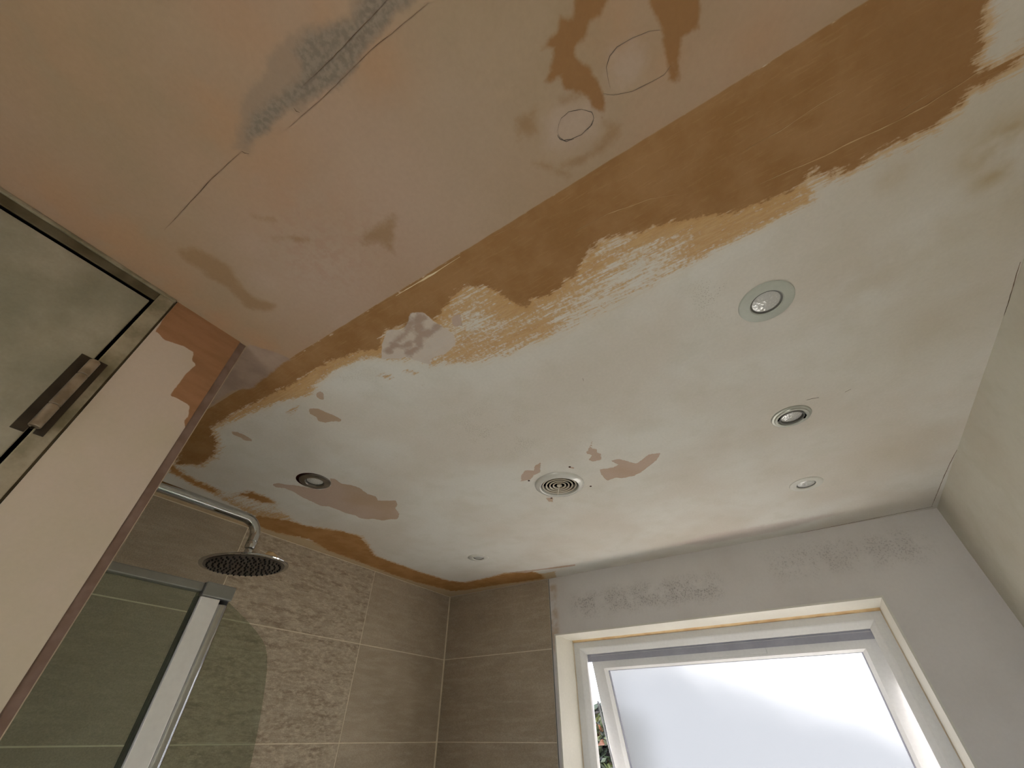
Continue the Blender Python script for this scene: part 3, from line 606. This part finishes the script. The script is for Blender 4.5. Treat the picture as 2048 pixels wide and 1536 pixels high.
# ------------------------------------------------------------------ window: recess, frame, open top-hung sash with obscured glass
win = tag(root('window_1', ((WX0+WX1)/2, YF, WZ0)), kind='structure')
mb = MB(); T = 0.006
mb.box((WX0, -0.003, WZ1-T), (WX1, YF, WZ1)); mb.box((WX0, -0.003, WZ0), (WX0+T, YF, WZ1-T)); mb.box((WX1-T, -0.003, WZ0), (WX1, YF, WZ1-T))
mb.build('reveal_lining', m_reveal, win)
MB().box((WX0-0.03, -0.05, WZ0-0.02), (WX1+0.03, YF, WZ0), 0.004).build('window_sill', m_upvc, win)
ix0, ix1, iz1, iz0 = WX0+T, WX1-T, WZ1-T, WZ0
def ring(x0, x1, z0, z1, prof):
    """prof: (inset, y) pairs, mitred round a rectangle"""
    mb = MB(); R = []
    for d, y in prof:
        R.append([mb.bm.verts.new(v) for v in ((x0+d, y, z0+d), (x1-d, y, z0+d), (x1-d, y, z1-d), (x0+d, y, z1-d))])
    for A, B in zip(R, R[1:] + R[:1]):
        for i in range(4): mb.bm.faces.new((A[i], A[(i+1) % 4], B[(i+1) % 4], B[i]))
    return mb
ring(ix0, ix1, iz0, iz1, [(0, YF), (0.030, YF), (0.034, YF+0.002), (0.052, YF+0.016), (0.052, YF+0.030), (0.040, YF+0.030), (0.040, YF+0.07), (0, YF+0.07)]).build('window_frame', m_upvc, win)
ring(ix0, ix1, iz0, iz1, [(-0.001, YF-0.004), (0.003, YF-0.0005), (0.002, YF+0.002), (-0.001, YF+0.002)]).build('caulk_joint', m_caulk_pale, win)
MB().prism([(YF-0.016, iz1), (YF, iz1), (YF, iz1-0.007), (YF-0.004, iz1-0.006)], 0, ix0+0.003, ix1-0.001).build('caulk_bead', m_caulk, win)
TH = math.radians(18.0)
sx0, sx1, sz1, sz0 = 0.684, 1.742, H-0.288, H-0.80
hy = YF + 0.034
def hang(mb): return mb.rotate(TH, 'X', (0, hy, sz1))       # swung out at the bottom about its top edge
sash = hang(ring(sx0, sx1, sz0, sz1, [(0, hy-0.002), (0.002, hy-0.004), (0.050, hy-0.004), (0.052, hy-0.002), (0.062, hy+0.008), (0.062, hy+0.014), (0.058, hy+0.014), (0.058, hy+0.04), (0, hy+0.04)])).build('sash', m_upvc, win)
n = NT('obscured_glass'); p = n.pos()
tr = n.node('ShaderNodeBsdfTranslucent'); tr.inputs['Color'].default_value = (0.070, 0.0700, 0.0655, 1)
rf = n.node('ShaderNodeBsdfRefraction'); rf.inputs['Color'].default_value = (0.040, 0.0395, 0.0375, 1); rf.inputs['Roughness'].default_value = 0.75; rf.inputs['IOR'].default_value = 1.08
gl = n.node('ShaderNodeBsdfGlossy'); gl.inputs['Color'].default_value = (1, 1, 1, 1); gl.inputs['Roughness'].default_value = 0.25
ads = n.node('ShaderNodeAddShader'); n.t.links.new(tr.outputs[0], ads.inputs[0]); n.t.links.new(rf.outputs[0], ads.inputs[1])
m2 = n.node('ShaderNodeMixShader'); m2.inputs[0].default_value = 0.04; n.t.links.new(ads.outputs[0], m2.inputs[1]); n.t.links.new(gl.outputs[0], m2.inputs[2])
m_pane = n.done(m2.outputs[0])
pane = hang(MB().faces([(sx0+0.058, hy+0.020, sz0+0.058), (sx1-0.058, hy+0.020, sz0+0.058), (sx1-0.058, hy+0.020, sz1-0.058), (sx0+0.058, hy+0.020, sz1-0.058)], [(0, 1, 2, 3)])).build('glass_pane', m_pane, sash)
hang(ring(sx0+0.0585, sx1-0.0585, sz0+0.0585, sz1-0.0585, [(0, hy+0.012), (0.006, hy+0.012), (0.008, hy+0.0195), (0, hy+0.0195)])).build('glazing_gasket', m_gasket, sash)
xm = (1337+1535)/2
hang(MB().box((1.02, hy-0.0052, sz1-0.043), (1.39, hy-0.003, sz1-0.019), 0.002, 2)).build('vent_cover', m_upvc, sash)
MB().box((ix0+0.050, YF+0.031, iz1-0.080), (ix1-0.050, YF+0.034, iz1-0.046)).build('weather_seal', m_gasket, win)
MB().box((ix0+0.02, YF+0.002, H-0.875), (ix1-0.02, YF+0.068, H-0.815), 0.003).build('transom', m_upvc, win)
m_clear = glass_mat('clear_window_glass', (0.95, 0.97, 0.96, 1))
MB().box((ix0+0.03, YF+0.040, iz0+0.03), (ix1-0.03, YF+0.044, H-0.86)).build('added_lower_pane', m_clear, win)  # unseen clear pane, added to let more sunlight into the room
m_stay = mottled('steel_stay', rgb(170, 170, 172), rgb(150, 150, 154), 20, 0.35, 0.9)
s0 = Vector((0.688, hy+0.012, sz1-0.16)); s1 = Vector((0.6975, hy+0.150, sz1-0.52))
MB().tube([s0, s0.lerp(s1, .5), s1], 0.004, 8).build('stay_arm', m_stay, win)

fill_win = tag(root('fill_window', ((BX0+BX1)/2, YB-0.08, BZ0)), kind='structure')  # unseen window added to brighten the walls from behind
ring(BX0, BX1, BZ0, BZ1, [(0, YB-0.06), (0.05, YB-0.06), (0.05, YB-0.11), (0, YB-0.11)]).build('window_frame', m_upvc, fill_win)
MB().box((BX0+0.045, YB-0.087, BZ0+0.045), (BX1-0.045, YB-0.083, BZ1-0.045)).build('glass_pane', m_clear, fill_win)

# ------------------------------------------------------------------ outdoors: ground, shrub by the window with an added shading crown
m_ground = mottled('sunlit_paving', rgb(190, 182, 168), rgb(176, 168, 152), 1.5, 0.9)
tag(MB().box((-14, -16, -0.5), (14, 22, -0.30)).build('ground', m_ground), kind='structure')
n = NT('shrub_leaf'); p = n.pos(); at = n.node('ShaderNodeAttribute', attribute_name='tint').outputs['Fac']; cr = n.node('ShaderNodeValToRGB'); n.put(cr.inputs[0], at)
els = cr.color_ramp.elements; cr.color_ramp.interpolation = 'CONSTANT'
cols = [(0.0, rgb(22, 30, 18)), (0.30, rgb(34, 44, 24)), (0.55, rgb(56, 62, 28)), (0.68, rgb(26, 26, 28)), (0.88, rgb(84, 52, 32)), (0.94, rgb(80, 88, 48))]
els[0].position, els[0].color = cols[0]; els[1].position, els[1].color = cols[1]
for q, c in cols[2:]:
    z = els.new(q); z.color = c
m_leaf = n.done(n.bsdf(cr.outputs[0], 0.5, 0, None, 0.4))
m_stem = mottled('shrub_stem', rgb(92, 80, 66), rgb(70, 60, 50), 20, 0.9)
rnd = random.Random(7)
sh = tag(root('shrub', (-0.45, 1.95, -0.30)), 'leafy garden shrub seen through the open gap left of the window sash', 'shrub')
mb = MB()
for k in range(9):
    b0 = Vector((-0.45+rnd.uniform(-.1, .1), 1.95+rnd.uniform(-.1, .1), -0.3)); t0 = Vector((-0.45+rnd.uniform(-.3, .9), 1.95+rnd.uniform(-.3, .4), rnd.uniform(2.1, 2.45)))
    mb.tube([b0, b0.lerp(t0, .4)+Vector((rnd.uniform(-.08, .08), 0, 0)), b0.lerp(t0, .75), t0], [0.022, 0.016, 0.010, 0.004], 7)
mb.build('stem', m_stem, sh)
vv, ff, tint = [], [], []
for k in range(20000):
    if k < 14000: c = Vector((rnd.uniform(-0.95, 0.18), 1.95+rnd.uniform(-.35, .6), 0.75 + 0.87*rnd.random()**0.7))            # body of the shrub
    else:                                                                                                              # leaning crown, added to shade the obscured pane
        x_ = rnd.uniform(-0.6, 0.95); c = Vector((x_, 1.95+rnd.uniform(-.25, .35), rnd.uniform(2.10, 2.60 - max(0.0, x_-0.1)*0.42)))
    L = rnd.uniform(.024, .052)
    d = Vector((rnd.uniform(-1, 1), rnd.uniform(-1, 1), rnd.uniform(-.7, .7))).normalized(); w = d.orthogonal().normalized(); w.rotate(Matrix.Rotation(rnd.uniform(0, 6.28), 3, d)); u = d.cross(w)
    i = len(vv); vv += [c-d*L, c-w*L*.42+u*L*.1, c+d*L, c+w*L*.42+u*L*.1]; ff += [(i, i+1, i+2), (i, i+2, i+3)]; tint += [rnd.random()]*4
me = bpy.data.meshes.new('foliage'); me.from_pydata([v - sh.location for v in vv], [], ff); a = me.attributes.new('tint', 'FLOAT', 'POINT'); a.data.foreach_set('value', tint)
tag(link('foliage', me, m_leaf, sh), kind='stuff')


# ------------------------------------------------------------------ recessed downlights and extractor grille
m_matt = mottled('matt_grey_bezel', rgb(176, 178, 166), rgb(168, 170, 158), 20, 0.5)
m_white_b = mottled('white_bezel', rgb(204, 201, 190), rgb(196, 193, 182), 20, 0.45)
m_bare_b = mottled('bare_metal_bezel', rgb(178, 178, 166), rgb(160, 160, 148), 40, 0.35, 0.4)
m_steel_b = mottled('brushed_steel_bezel', rgb(138, 132, 122), rgb(118, 112, 104), 30, 0.30, 0.85)
m_ring = mottled('dark_bezel_ring', rgb(92, 90, 83), rgb(76, 74, 68), 30, 0.5)
m_refl = mottled('lamp_reflector', rgb(186, 184, 178), rgb(160, 158, 152), 60, 0.25, 0.8)
n = NT('lamp_lens'); p = n.pos(); w = n.voro(p, 220.0); f = n.noise(p, 120, 3)
col = n.mixc(n.step(w, 0.1, 0.5), rgb(206, 204, 198), rgb(192, 190, 184)); m_lens = n.done(n.bsdf(col, 0.10, 0.10, n.bump(n.add(w, f), 0.0006), 0.8))
def downlight(i, label, flange, lens_r=0.0225, R=0.0445, drop=0.0035, kind='plain', lensm=None):
    x, y = LIGHTS[i]; o = root('downlight', (x, y, H))
    tag(o, label, 'downlight', 'recessed ceiling downlights')
    if kind == 'tilt':
        MB().lathe([(0.029, 0.010), (0.029, -0.004), (0.0305, -0.0052), (0.0355, -0.0052), (0.0365, -0.003), (0.041, -0.0026), (R, -0.001), (R, 0.0), (0.033, 0.001)], (x, y, H), 64, True).build('bezel', flange, o, auto=True)
        MB().lathe([(lens_r, 0.008), (lens_r, -0.0035), (lens_r+0.001, -0.0050), (0.0265, -0.0050), (0.0272, -0.003), (0.0272, 0.008)], (x, y, H), 64, True).build('inner_ring', m_ring, o, auto=True)
        MB().lathe([(0.0270, 0.004), (0.0292, 0.004), (0.0292, -0.001), (0.0270, -0.001)], (x, y, H), 48, True).build('gimbal_ring', m_bare_b, o, auto=True)
        for a in (200, 20):
            t = math.radians(a); c = (x+0.0282*math.cos(t), y+0.0282*math.sin(t), H)
            mb = MB().box((c[0]-0.0026, c[1]-0.0075, H-0.0056), (c[0]+0.0026, c[1]+0.0075, H-0.0010), 0.001, 1); mb.rotate(t, 'Z', c); mb.build('slot', m_dark, o)
    else:
        MB().lathe([(lens_r+0.003, 0.012), (lens_r+0.003, -drop*0.55), (lens_r+0.0045, -drop), (R-0.004, -drop), (R-0.0008, -drop*0.6), (R, 0.0), (lens_r+0.008, 0.001)], (x, y, H), 64, True).build('bezel', flange, o, auto=True)
        MB().lathe([(lens_r, 0.012), (lens_r, -drop*0.15), (lens_r+0.0032, -drop*0.35), (lens_r+0.0032, 0.012)], (x, y, H), 64, True).build('inner_ring', m_ring, o, auto=True)
    MB().lathe([(0, -0.0022), (lens_r*0.5, -0.0018), (lens_r*0.85, -0.0009), (lens_r+0.0005, 0.0004), (lens_r+0.0005, 0.003), (0, 0.0012)], (x, y, H), 48).build('lens', lensm or m_lens, o, auto=True)
    MB().lathe([(0.0295, 0.001), (0.0295, 0.07), (0.018, 0.085), (0, 0.085)], (x, y, H), 32).build('lamp_can', m_refl, o, auto=True)
    return o
downlight(0, 'wide matt grey downlight nearest the camera, beside the brown plaster strip', m_matt)
downlight(1, 'bare metal downlight with two black slots, middle of the right-hand row', m_bare_b, kind='tilt', R=0.0425)
downlight(2, 'white painted downlight nearest the white wall corner above the window', m_white_b)
downlight(3, 'dark steel downlight above the shower beside the large peeled patch', m_steel_b, R=0.0440, drop=0.005)
downlight(4, 'small pale downlight between the tiled corner and the extractor grille', m_white_b, lens_r=0.019, R=0.043)
x, y = LIGHTS[3]
MB().lathe([(0.034, -0.0004), (0.0475, -0.0004), (0.0475, 0.0002), (0.034, 0.0002)], (x-0.0035, y-0.0035, H), 40, True).build('cut_edge', m_hole, ceiling)

x, y = VENT; vent = tag(root('extractor_grille', (x, y, H)), 'round glossy white extractor grille with concentric louvres in the ceiling', 'vent')
n = NT('glossy_white_plastic'); p = n.pos(); f = n.noise(p, 40, 3)
m_vent = n.done(n.bsdf(n.mixc(f, rgb(206, 204, 196), rgb(190, 187, 178)), 0.12, 0.0, None, 0.7))
m_louvre = mottled('dusty_louvre', rgb(188, 178, 160), rgb(170, 158, 138), 60, 0.5)
MB().lathe([(0.054, 0.012), (0.054, -0.004), (0.0555, -0.009), (0.058, -0.0105), (0.066, -0.0085), (0.0715, -0.004), (0.0728, 0.0), (0.060, 0.001)], (x, y, H), 96, True).build('bezel', m_vent, vent, auto=True)
for k, r in enumerate((0.0478, 0.0375, 0.0272, 0.0170)):
    MB().lathe([(r+0.0022, -0.0055), (r+0.0030, -0.0048), (r+0.0024, -0.0015), (r-0.0012, -0.0015), (r-0.0008, -0.0048)], (x, y, H), 72, True).build('louvre', m_louvre, vent, auto=True)
MB().lathe([(0, -0.0065), (0.006, -0.0062), (0.0078, -0.005), (0.0060, 0.002), (0, 0.002)], (x, y, H), 40).build('hub', m_louvre, vent, auto=True)
a = math.radians(118)
mb = MB().box((x-0.0012, y, H-0.0065), (x+0.0012, y+0.055, H+0.0025)); mb.rotate(math.radians(33), 'Z', (x, y, H)); mb.build('spoke', m_louvre, vent)
MB().lathe([(0.0555, 0.001), (0.0555, 0.12), (0, 0.12)], (x, y, H), 40).build('duct', m_dark, vent)

# ------------------------------------------------------------------ shower: arm with rain head, bath screen
AX, AZ, AY = 0.42, H-0.132, -1.290
sw = tag(root('rain_shower', (AX, SE, AZ)), 'chrome rain shower head on a bent wall arm above the screen', 'shower head')
pts = [(AX, SE+0.001, AZ)]; rb = 0.040
pts += [(AX, AY-rb, AZ)]
for k in range(1, 11):
    t = math.pi/2*k/10; pts.append((AX, AY-rb+rb*math.sin(t), AZ-rb+rb*math.cos(t)))
pts.append((AX, AY, AZ-0.050))
MB().tube(pts, 0.0122, 28).build('arm', m_chrome, sw, auto=True)
mb = MB(); mb.lathe([(0, 0.010), (0.026, 0.010), (0.030, 0.004), (0.030, 0.0), (0, 0.0)], (AX, SE+0.0014, AZ), 32); mb.rotate(-math.pi/2, 'X', (AX, SE+0.0014, AZ)); mb.build('wall_flange', m_chrome, sw, auto=True)
bz = AZ-0.072
MB().lathe([(0, 0.0), (0.0104, 0.0), (0.0104, -0.0022), (0.0126, -0.0024), (0.0126, -0.0150), (0.0112, -0.0185), (0.0080, -0.0200), (0.0095, -0.0245), (0.0085, -0.0290), (0.0085, -0.048), (0, -0.048)], (AX, AY, AZ-0.0495), 28).build('swivel_nut', m_chrome, sw, auto=True)
HC = Vector((AX, AY+0.006, bz-0.033)); HR = 0.099
def tilt(mb): return mb.rotate(math.radians(5.0), Vector((0.85, -0.5, 0)).normalized(), HC)
head = tilt(MB().lathe([(0, 0.010), (0.014, 0.009), (0.018, 0.004), (HR-0.004, 0.0015), (HR, -0.001), (HR-0.001, -0.003), (HR-0.006, -0.0035), (0, -0.0035)], HC, 96)).build('rain_head', m_chrome, sw, auto=True)
m_faceplate = mottled('dull_head_face', rgb(96, 90, 80), rgb(82, 76, 68), 40, 0.35, 0.5)
tilt(MB().lathe([(0, -0.0036), (HR-0.010, -0.0036), (HR-0.010, -0.0046), (0, -0.0046)], HC, 64)).build('face_plate', m_faceplate, head)
cnt = 0
for k, r in enumerate((0.008, 0.020, 0.032, 0.044, 0.056, 0.068, 0.080)):
    for j in range(max(5, int(2*math.pi*r/0.0135))):
        t = 2*math.pi*j/max(5, int(2*math.pi*r/0.0135)) + k*0.4; c = HC + Vector((r*math.cos(t), r*math.sin(t), 0))
        tilt(MB().lathe([(0.0021, -0.0045), (0.0017, -0.0085), (0, -0.0088)], c, 6)).build('nozzle', m_black, head)

m_glass = glass_mat('green_tinted_screen_glass', (0.82, 0.87, 0.82, 1))
m_seal = mottled('green_black_seal', rgb(62, 66, 54), rgb(50, 54, 44), 20, 0.4)
QX = 0.79; ZT = H-0.385
screen = tag(root('bath_screen', (QX, SE, 0.55)), 'glass bath screen with aluminium post and pivoting round-cornered panel', 'shower screen')
MB().box((QX-0.003, SE+0.004, 0.56), (QX+0.003, -1.507, ZT-0.010)).build('fixed_pane', m_glass, screen)
MB().box((QX-0.008, SE+0.002, ZT-0.012), (QX+0.008, -1.506, ZT), 0.0015).build('top_rail', m_alu_dark, screen)
MB().box((QX-0.009, SE+0.0015, 0.56), (QX+0.009, SE+0.010, ZT-0.0125), 0.001).build('wall_channel', m_alu, screen)
MB().box((QX-0.012, -1.5055, ZT-0.018), (QX+0.013, -1.4600, ZT+0.002), 0.002).build('post_cap', m_alu_dark, screen)
MB().box((QX-0.010, -1.5045, 0.56), (QX+0.011, -1.4765, ZT-0.0185), 0.001).build('post', m_alu, screen)
MB().box((QX-0.006, -1.5076, 0.56), (QX+0.006, -1.5048, ZT-0.0185)).build('post_seal', m_seal, screen)
MB().lathe([(0, 0.56), (0.0085, 0.56), (0.0085, ZT-0.024), (0, ZT-0.024)], (QX+0.001, -1.4675, 0), 28).build('pivot_tube', m_chrome, screen, auto=True)
MB().lathe([(0, ZT-0.0235), (0.0075, ZT-0.0235), (0.0075, ZT-0.0185), (0, ZT-0.0185)], (QX+0.001, -1.4675, 0), 20).build('pivot_bush', m_black, screen, auto=True)
PH = math.radians(40); pd = Vector((-math.sin(PH), math.cos(PH), 0)); pn = Vector((math.cos(PH), math.sin(PH), 0)); P0 = Vector((QX, -1.4640, 0))
prof = [(0.0, 0.56), (0.0, H-0.401), (0.03, H-0.404), (0.087, H-0.409), (0.145, H-0.416), (0.190, H-0.423), (0.222, H-0.431), (0.248, H-0.444), (0.270, H-0.463), (0.289, H-0.488), (0.313, H-0.526), (0.331, H-0.563), (0.345, H-0.600), (0.356, H-0.65), (0.360, H-0.70), (0.360, 0.56)]
mb = MB(); A = [mb.bm.verts.new(P0+pd*s+pn*0.003+Vector((0, 0, z))) for s, z in prof]; B = [mb.bm.verts.new(P0+pd*s-pn*0.003+Vector((0, 0, z))) for s, z in prof]
mb.bm.faces.new(A); mb.bm.faces.new(B[::-1])
for i in range(len(A)): j = (i+1) % len(A); mb.bm.faces.new((A[j], A[i], B[i], B[j]))
mb.build('pivot_pane', m_glass, screen)
# the bath the screen stands on
m_bath = mottled('white_enamel', rgb(226, 225, 220), rgb(220, 219, 214), 2, 0.15, spec=0.6)
bath = tag(root('bathtub', (0.41, -0.82, 0)), 'white bathtub under the shower', 'bathtub')
mb = MB(); R_ = [((0.003, SE+0.004), (0.832, -0.006), 0.55), ((0.06, SE+0.06), (0.77, -0.06), 0.55), ((0.13, SE+0.16), (0.70, -0.18), 0.14)]
rings = []
for (a, b, z) in R_: rings.append([mb.bm.verts.new(v) for v in ((a[0], a[1], z), (b[0], a[1], z), (b[0], b[1], z), (a[0], b[1], z))])
base = [mb.bm.verts.new(v) for v in ((0.003, SE+0.004, 0.0), (0.832, SE+0.004, 0.0), (0.832, -0.006, 0.0), (0.003, -0.006, 0.0))]
rings.insert(0, base)
for A, B in zip(rings, rings[1:]):
    for i in range(4): mb.bm.faces.new((A[i], A[(i+1) % 4], B[(i+1) % 4], B[i]))
mb.bm.faces.new(rings[-1]); mb.build('tub', m_bath, bath)
